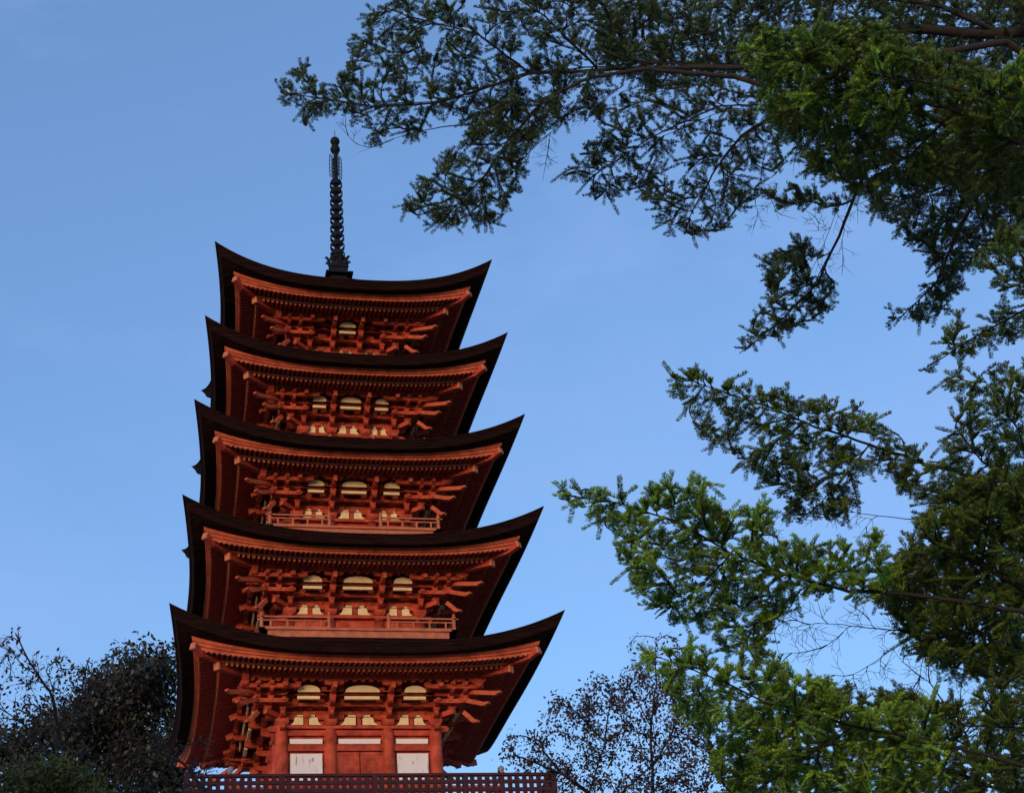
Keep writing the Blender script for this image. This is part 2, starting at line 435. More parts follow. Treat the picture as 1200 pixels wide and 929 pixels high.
def corner_set():
    m_ = MB()
    block(m_, 0, 0, -1.885, .32, .17)
    for ax in (0, 1):
        for sx in (1,):
            def sw(p, ax=ax): return p if ax == 0 else (p[1], p[0], p[2]+.003)
            arm(m_, -.36, .36, 0, -1.735, .125, T=sw); arm(m_, -.50, .70, 0, -1.527, .115, T=sw)
            for x in (-.30, .32): block(m_, x, 0, -1.61, T=sw)
            arm(m_, -.36, .50, .32, -1.525, .115, T=sw); arm(m_, -.36, .72, .61, -1.34, .11, T=sw); arm(m_, -.36, 1.06, .93, -1.29, .10, T=sw)
            arm(m_, -.36, .55, .32, -1.335, .10, T=sw)
            for x in (-.30, .0, .32): block(m_, x, .32, -1.415, .15, .08, T=sw)
            for x in (-.30, .0, .32, .61): block(m_, x, .61, -1.23, .14, .06, T=sw)
            for x in (-.30, .0, .32, .61, .93): block(m_, x, .93, -1.20, .15, .045, T=sw)
            m_.beam((.0, .30, -.93), (0.0, 1.15, -1.26), .10, .11, T=sw, h1=.09)
            for x in (.31, .62):
                arm(m_, -.1, .98 if x < .5 else .98, x, -1.36, .11, t=.085, ax=1, T=sw)
                arm(m_, -.1, .68, x-.002, -1.53, .10, t=.08, ax=1, T=sw)
                m_.beam((x, .30, -.93), (x, 1.08, -1.19), .085, .10, T=sw, h1=.08)
                block(m_, x, .93, -1.25, .14, .09, T=sw); block(m_, x, .61, -1.43, .14, .08, T=sw)
            for x in (-.02, .16, .46, .78): block(m_, x, .93, -1.13, .12, .075, T=sw)
    m_.beam((-.2, -.2, -1.66), (.42, .42, -1.66), .12, .125)
    m_.beam((-.2, -.2, -1.47), (.72, .72, -1.47), .12, .115)
    for q, z in ((.36, -1.60), (.64, -1.41), (.94, -1.24)): block(m_, q, q, z, .19, .10)
    return m_
mid_proto = None; cor_proto = None
for k5 in range(5):
    b, tz = B[k5], TZ[k5]; bay = b*.375
    for s_ in range(4):
        for cx in (-bay, bay):
            T = side(s_); p = T((cx, b, 0))
            if mid_proto is None:
                o = mid_set().build('bracket_set', M_RED, PAG, bevel=0)
                t_ = MB(); tail(t_); tl = t_.build('tail_rafter', M_RED2, o)
                mid_proto = (o, [tl])
            else:
                o = mid_proto[0].copy(); C.objects.link(o); o.parent = PAG
                for ch in mid_proto[1]: c = ch.copy(); C.objects.link(c); c.parent = o
            o.location = (p[0], p[1], tz+DZ[k5]-2.3); o.rotation_euler = (0, 0, s_*math.pi/2+math.pi)
        # corner: local +x,+y point outwards along both walls
        T = side(s_); p = T((-b, b, 0))
        if cor_proto is None:
            o = corner_set().build('corner_bracket_set', M_RED, PAG)
            chs = []
            for (a0, a1, z0, z1) in ((.2, 1.42, -1.32, -1.55), (.4, 1.20, -1.50, -1.66), (.2, .94, -1.78, -2.0)):
                pass
            for (q0, q1, z0, z1) in ((.50, 1.38, -1.20, -1.52), (.40, 1.13, -1.30, -1.70), (.62, .90, -1.76, -2.03)):
                t_ = MB(); t_.beam((q0, q0, z0), (q1-.1, q1-.1, z1-.01), .10, .10); t_.beam((q1-.102, q1-.102, z1-.01), (q1, q1, z1-(.0 if q1 > 1 else .05)), .098, .09, h1=.05)
                chs.append(t_.build('tail_rafter', M_RED2, o))
            cor_proto = (o, chs)
        else:
            o = cor_proto[0].copy(); C.objects.link(o); o.parent = PAG
            for ch in cor_proto[1]: c = ch.copy(); C.objects.link(c); c.parent = o
        o.location = (p[0], p[1], tz+DZ[k5]-2.3); o.rotation_euler = (0, 0, s_*math.pi/2+math.pi)
# between the sets: struts with a small block on each wall
for k5 in range(5):
    b, tz = B[k5], TZ[k5]+DZ[k5]; bay = b*.375
    for s_ in range(4):
        T = side(s_, tz)
        for x in (-(b+bay)/2, 0, (b+bay)/2):
            st = MB(); st.box(x-.045, x+.045, b+.0, b+.07, -1.885, -1.70, T); block(st, x, b+.06, -1.70, .15, .09, T)
            part(st, 'strut', M_RED, PAG)

# ---- balconies of the upper storeys
for k5 in range(1, 5):
    b = B[k5]; z0 = TZ[k5-1]+[0, .17, .17, -.20, -.30][k5]; h = b+.75
    bm = MB()
    for s_ in range(4):
        T = side(s_)
        bm.box(-h, h, h-.16, h, z0, z0+.17, T); bm.box(-h-.05, h+.05, h-.10, h+.05, z0+.17, z0+.225, T)
        bm.box(-h+.16, h-.16, b-.1, h-.16, z0+.08, z0+.17, T)
    bal = part(bm, 'balcony', M_WEATH, PAG)
    gapx = b*.375+.12
    rh = .30
    for s_ in range(4):
        T = side(s_); y = h-.02
        for sx in (-1, 1):
            rl = MB()
            a, c2 = sorted((sx*gapx, sx*(h-.03)))
            a2, c3 = sorted((sx*gapx, sx*(h+.09)))
            rl.box(a, c3 if sx > 0 else c2, y-.02, y+.02, z0+.225+rh-.02, z0+.225+rh+.018, T) if sx > 0 else rl.box(a2, c2, y-.02, y+.02, z0+.225+rh-.02, z0+.225+rh+.018, T)
            rl.box(a, c2, y-.018, y+.018, z0+.225+rh*.62, z0+.225+rh*.62+.03, T)
            rl.box(a, c2, y-.022, y+.022, z0+.228, z0+.27, T)
            n = 4
            for i in range(n):
                xx = a+(c2-a)*(i+.5)/n; rl.box(xx-.02, xx+.02, y-.016, y+.016, z0+.26, z0+.225+rh*.63, T)
            part(rl, 'railing', M_WEATH, bal)
    for s_ in range(4):
        T = side(s_)
        for x, y in ((-(h-.02), h-.02), (-gapx, h-.02), (gapx, h-.02)):
            p = T((x, y, 0)); pm = MB(); zt_ = z0+.225
            pm.lathe([(.042, zt_), (.042, zt_+rh+.02), (.05, zt_+rh+.03), (.05, zt_+rh+.05), (.03, zt_+rh+.06), (.045, zt_+rh+.09), (.035, zt_+rh+.12), (.006, zt_+rh+.15)], p[0], p[1], 10)
            part(pm, 'railing_post', M_WEATH, bal)

# ---- ground-floor veranda with posts
vb = MB()
vb.box(-3.25, 3.25, -3.25, 3.25, 3.22, 3.34); vb.box(-2.2, 2.2, -2.2, 2.2, 2.25, 3.22)
ver = part(vb, 'veranda', M_WEATH, PAG)
st = MB(); st.box(-2.9, 2.9, -2.9, 2.9, 2.2, 2.62); part(st, 'stone_platform', M_STONE, ver)
for s_ in range(4):
    T = side(s_)
    for sx in (-1, 1):
        r_ = MB()
        a, c2 = sorted((sx*.85, sx*3.06))
        r_.box(-3.3 if sx < 0 else a, c2 if sx < 0 else 3.3, 3.08, 3.14, 4.08, 4.14, T)
        r_.box(a, c2, 3.085, 3.135, 3.82, 3.87, T); r_.box(a, c2, 3.08, 3.14, 3.40, 3.46, T)
        for i in range(4): r_.box(a+(c2-a)*(i+.5)/4-.03, a+(c2-a)*(i+.5)/4+.03, 3.09, 3.13, 3.34, 3.83, T)
        part(r_, 'veranda_railing', M_RED, ver)
    for x in (-3.1, -.85, .85):
        p = T((x, 3.11, 0)); pm = MB()
        pm.lathe([(.065, 3.30), (.065, 4.12 if x < -3 else 4.08)], p[0], p[1], 12)
        po = part(pm, 'veranda_post', M_RED, ver)
        if x > -3: continue
        cm = MB(); cm.lathe([(.072, 4.10), (.072, 4.17), (.05, 4.19), (.05, 4.205), (.078, 4.24), (.075, 4.285), (.045, 4.32), (.012, 4.345)], p[0], p[1], 12)
        cm.build('post_cap', M_GREY, ver, smooth=True)

# ---- spire
def zpx(q):      # height on the axis seen at row q of the photograph
    u = 393; d = FWD+RT*(u-600)/FPX-UP*(q-464.5)/FPX
    return CAM[2]+d[2]*(-CAM[1]/d[1])
sb = MB()
zz0 = zpx(323); zz1 = zpx(316)
sb.box(-.24, .24, -.24, .24, zz0-.50, zz0-.14); sb.box(-.40, .40, -.40, .40, zz0-.14, zz0-.09); sb.box(-.25, .25, -.25, .25, zz0-.09, zz1-.06); sb.box(-.28, .28, -.28, .28, zz1-.06, zz1)
spire = part(sb, 'spire', M_BRONZE, PAG)
pm = MB()
zr0 = zpx(300); zt9 = zpx(216)
pm.lathe([(.27, zz1), (.28, zz1+.06), (.26, zz1+.16), (.18, zz1+.26), (.13, zz1+.30), (.20, zz1+.36), (.24, zz1+.42), (.10, zz1+.44), (.085, zr0), (.07, zt9), (.05, zpx(180)), (.03, zpx(172)), (.012, zpx(163)), (.008, zpx(153))], n=20)
part(pm, 'spire_shaft', M_BRONZE, spire, smooth=True)
pt = MB()
for k in range(8):
    a = k*math.pi/4+.2; c, s_ = math.cos(a), math.sin(a)
    pts = [(c*r_, s_*r_, zz1+z) for r_, z in ((.18, .05), (.25, .16), (.29, .30), (.36, .38), (.41, .34))]
    pt.tube(pts, [.03, .045, .05, .04, .012], 6)
part(pt, 'lotus_petals', M_BRONZE, spire, smooth=True)
for i in range(9):
    z = zpx(300-10.3*i-1); r_ = .222-.004*i; rg = MB(); nn = 24
    rg.lathe([(r_*.93, z-.035), (r_, z-.04), (r_, z+.04), (r_*.93, z+.035)], n=nn)
    rg.f = [f for f in rg.f if len(f) == 4]
    for k in range(nn): rg.f.append((k, (k+1) % nn, 3*nn+(k+1) % nn, 3*nn+k))
    for k in range(8):
        a = k*math.pi/4+.3; c, s_ = math.cos(a), math.sin(a)
        rg.tube([(c*x, s_*x, z+h) for x, h in ((.10, .10), (r_*.75, .085), (r_*.97, .02), (r_, -.05), (r_*.86, -.11), (r_*.62, -.13))], .016, 4)
    rg.lathe([(.10, z+.06), (.165, z+.075), (.165, z+.125), (.10, z+.14)], n=16)
    ro = part(rg, 'ring', M_BRONZE, spire, smooth=False)
wf = MB(); z0 = zpx(210); z1 = zpx(183)
for k in range(4):
    a = k*math.pi/2+.35; c, s_ = math.cos(a), math.sin(a)
    def fr_(pts, r_): wf.tube([(c*x, s_*x, z0+z*(z1-z0)) for x, z in pts], r_, 5)
    fr_([(.05, 0), (.20, .05), (.215, .5), (.20, .95), (.15, 1.05)], .012)
    for j in range(6):
        z = .06+j*.155; fr_([(.05, z), (.12, z+.10), (.21, z+.03)], .010); fr_([(.12, z+.10), (.10, z+.18), (.05, z+.15)], .009); fr_([(.12, z), (.16, z+.12), (.13, z+.17)], .009)
part(wf, 'water_flame', M_BRONZE, spire)
jw = MB()
for q, r_ in ((175.5, .15), (166, .145)):
    z = zpx(q); n = 8
    jw.lathe([(r_*math.sin(math.pi*(i+.3)/(n+.6))+.004, z-r_*math.cos(math.pi*(i+.3)/(n+.6))*1.05) for i in range(n+1)], n=16)
jw.lathe([(.09, zpx(171)-.03), (.11, zpx(171)), (.06, zpx(171)+.03)], n=14)
part(jw, 'jewel', M_BRONZE, spire, smooth=True)

# ------------------------------------------------------------------ lattice fence round the platform
F = empty('lattice_fence', (0, 0, 2.3)); tag(F, 'dark maroon wooden lattice fence round the foot of the pagoda', 'fence')
def fpart(mb, name): o = mb.build(name, M_LATT, F); o.location = (0, 0, -2.3); return o
for s_ in range(4):
    T = side(s_); fm = MB(); H = 4.08
    fm.box(-H, H, H-.05, H+.05, 3.77, 3.83, T); fm.box(-H, H, H-.03, H+.03, 3.60, 3.68, T); fm.box(-H, H, H-.03, H+.03, 3.42, 3.50, T); fm.box(-H, H, H-.03, H+.03, 3.24, 3.32, T); fm.box(-H, H, H-.04, H+.04, 2.45, 2.53, T)
    fpart(fm, 'rail')
    bm = MB(); n = 48
    for i in range(1, n):
        x = -H+2*H*i/n+RNG.uniform(-.008, .008); bm.box(x-.048-RNG.uniform(0, .012), x+.048, H-.022, H+.022, 2.3, 3.77, T)
    fpart(bm, 'lattice')
    for i in range(5 if s_ != 9 else 0):
        if i == 4: continue
        x = -H+2*H*i/4; pm = MB(); pm.box(x-.06, x+.06, H-.062, H+.062, 2.2, 3.90 if i == 0 else 3.80, T); fpart(pm, 'post')


# ------------------------------------------------------------------ trees
def P3(u, q, d):
    """the point d metres in front of the camera position on the line of sight (u, q)"""
    u = np.asarray(u, float)[..., None]; q = np.asarray(q, float)[..., None]; d = np.asarray(d, float)[..., None]
    return CAM+(FWD+RT*(u-600)/FPX-UP*(q-464.5)/FPX)*d
def inside(poly, x, y):
    c = False; j = len(poly)-1
    for i in range(len(poly)):
        xi, yi = poly[i]; xj, yj = poly[j]
        if (yi > y) != (yj > y) and x < (xj-xi)*(y-yi)/(yj-yi)+xi: c = not c
        j = i
    return c
def resample(pl, step):
    out = [np.array(pl[0], float)]
    for a, b in zip(pl[:-1], pl[1:]):
        a = np.array(a, float); b = np.array(b, float); n = max(1, int(np.linalg.norm(b[:2]-a[:2])/step))
        for i in range(1, n+1): out.append(a+(b-a)*i/n)
    return np.array(out)
def mesh_np(name, V, Fc, nper, m_, parent, cols=None):
    me = bpy.data.meshes.new(name); nv = len(V); nf = len(Fc)
    me.vertices.add(nv); me.vertices.foreach_set('co', np.asarray(V, np.float32).ravel())
    me.loops.add(nf*nper); me.loops.foreach_set('vertex_index', np.asarray(Fc, np.int32).ravel())
    me.polygons.add(nf); me.polygons.foreach_set('loop_start', np.arange(nf, dtype=np.int32)*nper)
    me.polygons.foreach_set('loop_total', np.full(nf, nper, np.int32))
    me.materials.append(m_); me.update()
    if cols is not None:
        a = me.color_attributes.new('tone', 'FLOAT_COLOR', 'POINT'); a.data.foreach_set('color', np.asarray(cols, np.float32).ravel())
    o = bpy.data.objects.new(name, me); C.objects.link(o); o.parent = parent
    if parent: o.location = -parent_off(parent)
    return o
def parent_off(p):
    v = Vector((0, 0, 0))
    while p: v += p.location; p = p.parent
    return v
class Skel:
    """limbs, branches and shoots as polylines in (u, q, depth)"""
    def __init__(s): s.wood = []; s.shoots = []          # wood: (pts, r0, r1); shoots: (p0, p1)
def grow(polys, axes, d0, seed=38, tert=8, tlen=(13, 25), ang=52, dth=.25, tilt=.0035, r_ax=(.02, .007), r_sec=(.007, .0025), rng=RNG, keep=1.0, droop=0.0, holes=()):
    sk = Skel(); nodes = []; dirs = []
    qref = np.mean([p[1] for p in axes[0]])
    def dep(u, q): return d0+(q-qref)*tilt
    for ax in axes:
        pl = resample([(a[0], a[1], (a[2] if len(a) > 2 else 0)) for a in ax], 9)
        wob = np.cumsum(rng.normal(0, .55, (len(pl), 2)), 0); wob -= np.linspace(0, 1, len(pl))[:, None]*wob[-1]
        pl[:, :2] += wob
        sk.wood.append((pl, r_ax[0] if ax is axes[0] else r_ax[0]*.35, r_ax[1]))
        dd = np.gradient(pl[:, :2], axis=0) if len(pl) > 1 else np.ones((1, 2))
        for p, t in zip(pl, dd): nodes.append(p); dirs.append(t/(np.linalg.norm(t)+1e-9))
    seeds = []
    for poly in polys:
        xs = [p[0] for p in poly]; ys = [p[1] for p in poly]
        gx = np.arange(min(xs), max(xs)+seed, seed); gy = np.arange(min(ys), max(ys)+seed, seed)
        for a in gx:
            for b_ in gy:
                x, y = a+rng.uniform(-.5, .5)*seed, b_+rng.uniform(-.5, .5)*seed
                if inside(poly, x, y) and rng.random() < keep and not any(inside(h, x, y) for h in holes): seeds.append((x, y, rng.normal(0, dth)))
        for i in range(len(poly)):                       # seeds just inside the outline keep its points
            a = np.array(poly[i]); c = np.array([np.mean(xs), np.mean(ys)]); p = a+(c-a)/np.linalg.norm(c-a)*8
            seeds.append((p[0], p[1], rng.normal(0, dth)))
    N = np.array(nodes); D = np.array(dirs)
    S_ = np.array(seeds)
    order = np.argsort([np.min(np.linalg.norm(N[:, :2]-s_[:2], axis=1)) for s_ in S_])
    secs = []
    for i in order:
        s_ = S_[i]; v = s_[None, :2]-N[:, :2]; L = np.linalg.norm(v, axis=1)+1e-6
        cosa = np.sum(v*D, axis=1)/L
        cost = L*(1+.9*(1-cosa)**1.3)+np.where(L < 6, 500, 0)
        k = int(np.argmin(cost)); L0 = L[k]
        if L0 > 260: continue
        n = max(2, int(L0/8)); t = np.linspace(0, 1, n+1)[:, None]
        p0 = N[k]; c = np.array([*(p0[:2]+(D[k]+v[k]/L0*.6)*L0*.28), (p0[2]*.6+s_[2]*.4)])
        pl = (1-t)**2*p0+2*t*(1-t)*c+t*t*s_
        pl[1:, :2] += np.cumsum(rng.normal(0, .35, (n, 2)), 0)
        secs.append(pl); sk.wood.append((pl, r_sec[0]*min(1.6, .6+L0/90), r_sec[1]))
        g_ = np.gradient(pl[:, :2], axis=0); g_ /= np.linalg.norm(g_, axis=1)[:, None]+1e-9
        N = np.vstack([N, pl[2:]]); D = np.vstack([D, g_[2:]])
    ph = rng.uniform(0, 6, 4)
    def ok(x, y):
        x, y = x+8*math.sin(y*.11+ph[0])+5*math.sin(x*.21+y*.17+ph[1]), y+8*math.sin(x*.12+ph[2])+5*math.sin(y*.27+x*.06+ph[3])
        return any(inside(p, x, y) for p in polys) and not any(inside(h, x, y) for h in holes)
    def shoot(p, d2, L, lvl):
        a = p.copy(); e = p.copy(); e[:2] += d2*L; e[1] += droop*L; e[2] += rng.normal(0, .02)
        if not ok(e[0], e[1]):
            if not (rng.random() < .4 and ok(p[0], p[1])):
                e[:2] = p[:2]+d2*L*.55
                if not ok(e[0], e[1]): return
        sk.shoots.append((a, e))
        if lvl == 0 and L > 13:
            for f in (.35, .6):
                for sg in (-1, 1):
                    if rng.random() < .62:
                        aa = math.radians(rng.normal(45, 8))*sg; c, s2 = math.cos(aa), math.sin(aa)
                        dd = np.array([d2[0]*c-d2[1]*s2, d2[0]*s2+d2[1]*c]); shoot(a+(e-a)*f, dd, L*rng.uniform(.4, .6), 1)
    for pl in secs:
        n = len(pl); acc = rng.uniform(0, tert); sg = 1
        for i in range(n-1):
            seg = pl[i+1]-pl[i]; L = np.linalg.norm(seg[:2]); d2 = seg[:2]/(L+1e-9)
            fr_ = i/max(1, n-1)
            sk.shoots.append((pl[i], pl[i+1])) if (fr_ > .45 and ok(pl[i][0], pl[i][1])) else None
            acc += L
            if acc > tert and (fr_ > .12):
                acc = 0; sg = -sg
                for q in (sg, -sg) if rng.random() < .75 else (sg,):
                    aa = math.radians(rng.normal(ang, 10))*q; c, s2 = math.cos(aa), math.sin(aa)
                    dd = np.array([d2[0]*c-d2[1]*s2, d2[0]*s2+d2[1]*c])
                    shoot(pl[i], dd, rng.uniform(*tlen)*(1-.35*fr_), 0)
        d2 = pl[-1][:2]-pl[-2][:2]; d2 = d2/(np.linalg.norm(d2)+1e-9)
        shoot(pl[-1], d2, rng.uniform(tlen[0], tlen[1])*.8, 1)
    def to3(p): p = np.atleast_2d(p); return P3(p[:, 0], p[:, 1], dep(p[:, 0], p[:, 1])+p[:, 2])
    sk.wood = [(to3(pl), a, b_) for pl, a, b_ in sk.wood]
    if sk.shoots:
        A = to3(np.array([a for a, b_ in sk.shoots])); B_ = to3(np.array([b_ for a, b_ in sk.shoots])); sk.A, sk.B = A, B_
    else: sk.A = sk.B = np.zeros((0, 3))
    return sk
def wood_mesh(name, sk, m_, parent, n=5, extra=(), shoots=True, rs=.0016):
    mb = MB()
    for pts, r0, r1 in list(extra)+sk.wood:
        k = len(pts); mb.tube(pts, [r0+(r1-r0)*i/(k-1) for i in range(k)], n)
    if shoots:
        for a, b_ in zip(sk.A, sk.B): mb.tube([a, b_], [rs, rs*.6], 3)
    o = mb.build(name, m_, parent, smooth=True); o.location = -parent_off(parent) if parent else (0, 0, 0)
    return o
def needles(name, sk, m_, parent, ln=.022, wd=.0036, per=1150, rng=RNG, var=.3, lift=.25):
    A, B_ = sk.A, sk.B; L = np.linalg.norm(B_-A, axis=1); cnt = np.maximum(6, (L*per).astype(int))
    idx = np.repeat(np.arange(len(A)), cnt); n = len(idx)
    t = rng.random(n); ax = (B_-A)/(L[:, None]+1e-9); ax = ax[idx]
    p = A[idx]+(B_-A)[idx]*t[:, None]
    up = np.array([0, 0, 1.0]); sdv = np.cross(ax, up); sdv /= np.linalg.norm(sdv, axis=1)[:, None]+1e-6; upv = np.cross(sdv, ax)
    ph = np.where(rng.random(n) < .5, 0, math.pi)+rng.normal(0, .75, n)
    rad = sdv*np.cos(ph)[:, None]+upv*(np.abs(np.sin(ph))*1.0+lift)[:, None]; rad /= np.linalg.norm(rad, axis=1)[:, None]
    fw = rng.uniform(.35, .85, n)[:, None]; d = rad+ax*fw; d /= np.linalg.norm(d, axis=1)[:, None]
    ll = ln*rng.uniform(.7, 1.15, n)*np.where(t > .9, .8, 1)
    wv = np.cross(d, rng.normal(0, 1, (n, 3))); wv /= np.linalg.norm(wv, axis=1)[:, None]+1e-6
    V = np.empty((n, 4, 3)); V[:, 0] = p-wv*wd/2*.7; V[:, 1] = p+d*(ll*.55)[:, None]-wv*wd/2; V[:, 2] = p+d*ll[:, None]; V[:, 3] = p+d*(ll*.55)[:, None]+wv*wd/2
    tone = rng.normal(1, var, len(A)).clip(.45, 1.9); hue = rng.normal(0, .10, len(A))
    c = np.stack([tone*(1+hue), tone, tone*(1-hue*.8), np.ones_like(tone)], 1)[idx]
    return mesh_np(name, V.reshape(-1, 3), np.arange(n*4).reshape(-1, 4), 4, m_, parent, np.repeat(c, 4, 0))
def leaves(name, sk, m_, parent, size=.09, per=3, spread=.25, rng=RNG, var=.3, asp=.5, droop=.4):
    A, B_ = sk.A, sk.B; idx = np.repeat(np.arange(len(A)), per); n = len(idx)
    t = rng.random(n)[:, None]; p = A[idx]*(1-t)+B_[idx]*t+rng.normal(0, spread, (n, 3))
    d = rng.normal(0, 1, (n, 3)); d[:, 2] -= droop; d /= np.linalg.norm(d, axis=1)[:, None]
    wv = np.cross(d, rng.normal(0, 1, (n, 3))); wv /= np.linalg.norm(wv, axis=1)[:, None]
    s_ = size*rng.uniform(.6, 1.3, n)[:, None]
    V = np.empty((n, 4, 3)); V[:, 0] = p; V[:, 1] = p+d*s_*.5-wv*s_*asp/2; V[:, 2] = p+d*s_; V[:, 3] = p+d*s_*.5+wv*s_*asp/2
    tone = rng.normal(1, var, n).clip(.35, 2); hue = rng.normal(0, .12, n)
    c = np.stack([tone*(1+hue), tone, tone*(1-hue), np.ones(n)], 1)
    return mesh_np(name, V.reshape(-1, 3), np.arange(n*4).reshape(-1, 4), 4, m_, parent, np.repeat(c, 4, 0))
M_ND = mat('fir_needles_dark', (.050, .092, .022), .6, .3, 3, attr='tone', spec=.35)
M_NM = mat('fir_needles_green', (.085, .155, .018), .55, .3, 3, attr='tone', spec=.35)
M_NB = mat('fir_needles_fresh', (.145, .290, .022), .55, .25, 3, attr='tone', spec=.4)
M_LD = mat('evergreen_leaf', (.018, .022, .012), .5, .3, 1, attr='tone', spec=.4)
M_LB = mat('withered_leaf', (.042, .025, .023), .7, .3, 1, attr='tone', spec=.3)
M_LO = mat('olive_leaf', (.075, .085, .016), .6, .3, 1, attr='tone', spec=.3)

def trunk_tree(name, label, u, q, d, r0, top_q, group=None, m_=M_BARKT, lean=0):
    base = P3(u, q, d); x, y = float(base[0]), float(base[1]); z = terrain_h(x, y)
    root = empty(name, (x, y, z)); tag(root, label, 'tree', group)
    zt = float(P3(u, top_q, d)[2]); n = 14; mb = MB(); pts = []; rr = []
    for i in range(n+1):
        f = i/n; pts.append((x+.06*math.sin(f*7+x)*r0*4+lean*f, y+.05*math.cos(f*5)*r0*4, z-.2+(zt-z+.2)*f)); rr.append(r0*(1-.75*f)*(1.35-.35*min(1, f*6)))
    mb.tube(pts, rr, 14); o = mb.build('trunk', m_, root, smooth=True); o.location = -parent_off(root)
    return root, (x, y), zt
def to_trunk(xy, pl, d, tilt, qref, dz=-.35):
    """a limb from the trunk out to the first point of an axis"""
    a = P3(pl[0][0], pl[0][1], d+(pl[0][1]-qref)*tilt+(pl[0][2] if len(pl[0]) > 2 else 0)); t0 = np.array([xy[0], xy[1], a[2]+dz])
    n = 6; return [t0+(a-t0)*i/n+np.array([0, 0, .12*math.sin(math.pi*i/n)]) for i in range(n+1)]
def bough(root, xy, polys, axes, d, mtl, r=(.02, .006), rt=.03, label=None, nk={}, layers=1, **k):
    r = (r[0]*.7, r[1]*.6); rt *= .7
    sk = grow(polys, axes, d, r_ax=r, **k)
    for l in range(1, layers):
        s2 = grow(polys, axes, d+.35*l, r_ax=(r[0]*.4, r[1]*.6), **k); sk.wood += s2.wood; sk.A = np.vstack([sk.A, s2.A]); sk.B = np.vstack([sk.B, s2.B])
    qref = np.mean([p[1] for p in axes[0]])
    ex = [(to_trunk(xy, axes[0], d, k.get('tilt', .0035), qref), rt, r[0])]
    w_ = wood_mesh('bough', sk, M_TWIG, root, extra=ex)
    if label: w_['label'] = label
    if mtl: needles('foliage', sk, mtl, w_, **nk)
    return sk

NT = 0
fu, fxy, fz = trunk_tree('fir_tree', 'tall fir with dark drooping boughs overhanging from the top right corner', 1640, 600, 11.0, .30, -150)
# far, dark boughs of the upper fir
bough(fu, fxy, [[(322, 108), (345, 80), (400, 88), (412, 60), (430, 12), (470, -8), (700, -8), (770, 60), (700, 130), (620, 168), (560, 150), (480, 160), (430, 165), (400, 130), (350, 150)]],
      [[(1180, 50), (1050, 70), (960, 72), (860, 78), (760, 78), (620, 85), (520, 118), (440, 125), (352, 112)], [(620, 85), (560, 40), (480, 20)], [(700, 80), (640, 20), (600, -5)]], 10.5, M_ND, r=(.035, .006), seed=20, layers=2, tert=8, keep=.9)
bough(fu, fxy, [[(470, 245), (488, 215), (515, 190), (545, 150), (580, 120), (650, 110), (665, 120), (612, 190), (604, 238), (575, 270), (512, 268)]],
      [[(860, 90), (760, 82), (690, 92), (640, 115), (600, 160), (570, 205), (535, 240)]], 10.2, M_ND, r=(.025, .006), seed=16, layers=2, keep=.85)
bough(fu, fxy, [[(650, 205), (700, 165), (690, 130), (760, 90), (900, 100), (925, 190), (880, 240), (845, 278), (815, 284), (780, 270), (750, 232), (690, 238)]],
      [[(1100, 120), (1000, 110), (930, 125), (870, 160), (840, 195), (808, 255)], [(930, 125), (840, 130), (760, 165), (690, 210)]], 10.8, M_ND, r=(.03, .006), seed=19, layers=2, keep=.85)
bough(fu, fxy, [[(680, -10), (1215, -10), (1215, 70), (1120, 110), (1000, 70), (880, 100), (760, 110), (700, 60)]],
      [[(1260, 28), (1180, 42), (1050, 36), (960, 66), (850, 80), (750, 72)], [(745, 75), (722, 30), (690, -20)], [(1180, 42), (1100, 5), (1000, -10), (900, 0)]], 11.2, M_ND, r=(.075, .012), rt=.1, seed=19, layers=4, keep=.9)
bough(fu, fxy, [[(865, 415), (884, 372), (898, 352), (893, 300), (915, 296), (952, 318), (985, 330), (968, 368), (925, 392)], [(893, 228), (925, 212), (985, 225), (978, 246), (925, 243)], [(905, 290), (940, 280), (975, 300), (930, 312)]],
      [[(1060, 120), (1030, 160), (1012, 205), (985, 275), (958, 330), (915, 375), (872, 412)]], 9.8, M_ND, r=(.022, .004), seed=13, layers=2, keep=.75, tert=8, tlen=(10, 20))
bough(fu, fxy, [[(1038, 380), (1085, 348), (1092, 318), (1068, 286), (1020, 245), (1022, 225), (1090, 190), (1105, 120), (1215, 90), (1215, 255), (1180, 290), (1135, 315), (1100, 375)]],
      [[(1290, 120), (1215, 160), (1160, 200), (1120, 280), (1100, 330), (1055, 372)], [(1160, 200), (1090, 225), (1035, 235)]], 10.0, M_ND, r=(.03, .005), seed=16, layers=3, keep=.85)
# near, greener boughs of the lower fir
fl, lxy, lz = trunk_tree('fir_tree', 'nearer fir on the right with bright green boughs reaching towards the pagoda', 1500, 640, 8.6, .24, -60)
fl.name = 'fir_tree'
bough(fl, lxy, [[(866, 60), (900, 34), (1030, 28), (1100, 60), (1160, 80), (1215, 70), (1215, 260), (1130, 230), (1080, 215), (1010, 232), (950, 200), (905, 145)]],
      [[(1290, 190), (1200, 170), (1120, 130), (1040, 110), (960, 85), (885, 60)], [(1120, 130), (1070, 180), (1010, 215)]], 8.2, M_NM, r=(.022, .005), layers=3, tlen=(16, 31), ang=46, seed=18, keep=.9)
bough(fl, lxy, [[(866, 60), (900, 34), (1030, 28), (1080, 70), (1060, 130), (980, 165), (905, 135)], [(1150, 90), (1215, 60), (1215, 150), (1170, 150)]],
      [[(1290, 150), (1200, 120), (1100, 100), (1000, 85), (930, 70), (880, 58)]], 8.0, M_NB, r=(.012, .004), tlen=(16, 31), ang=46, seed=19, keep=.8)
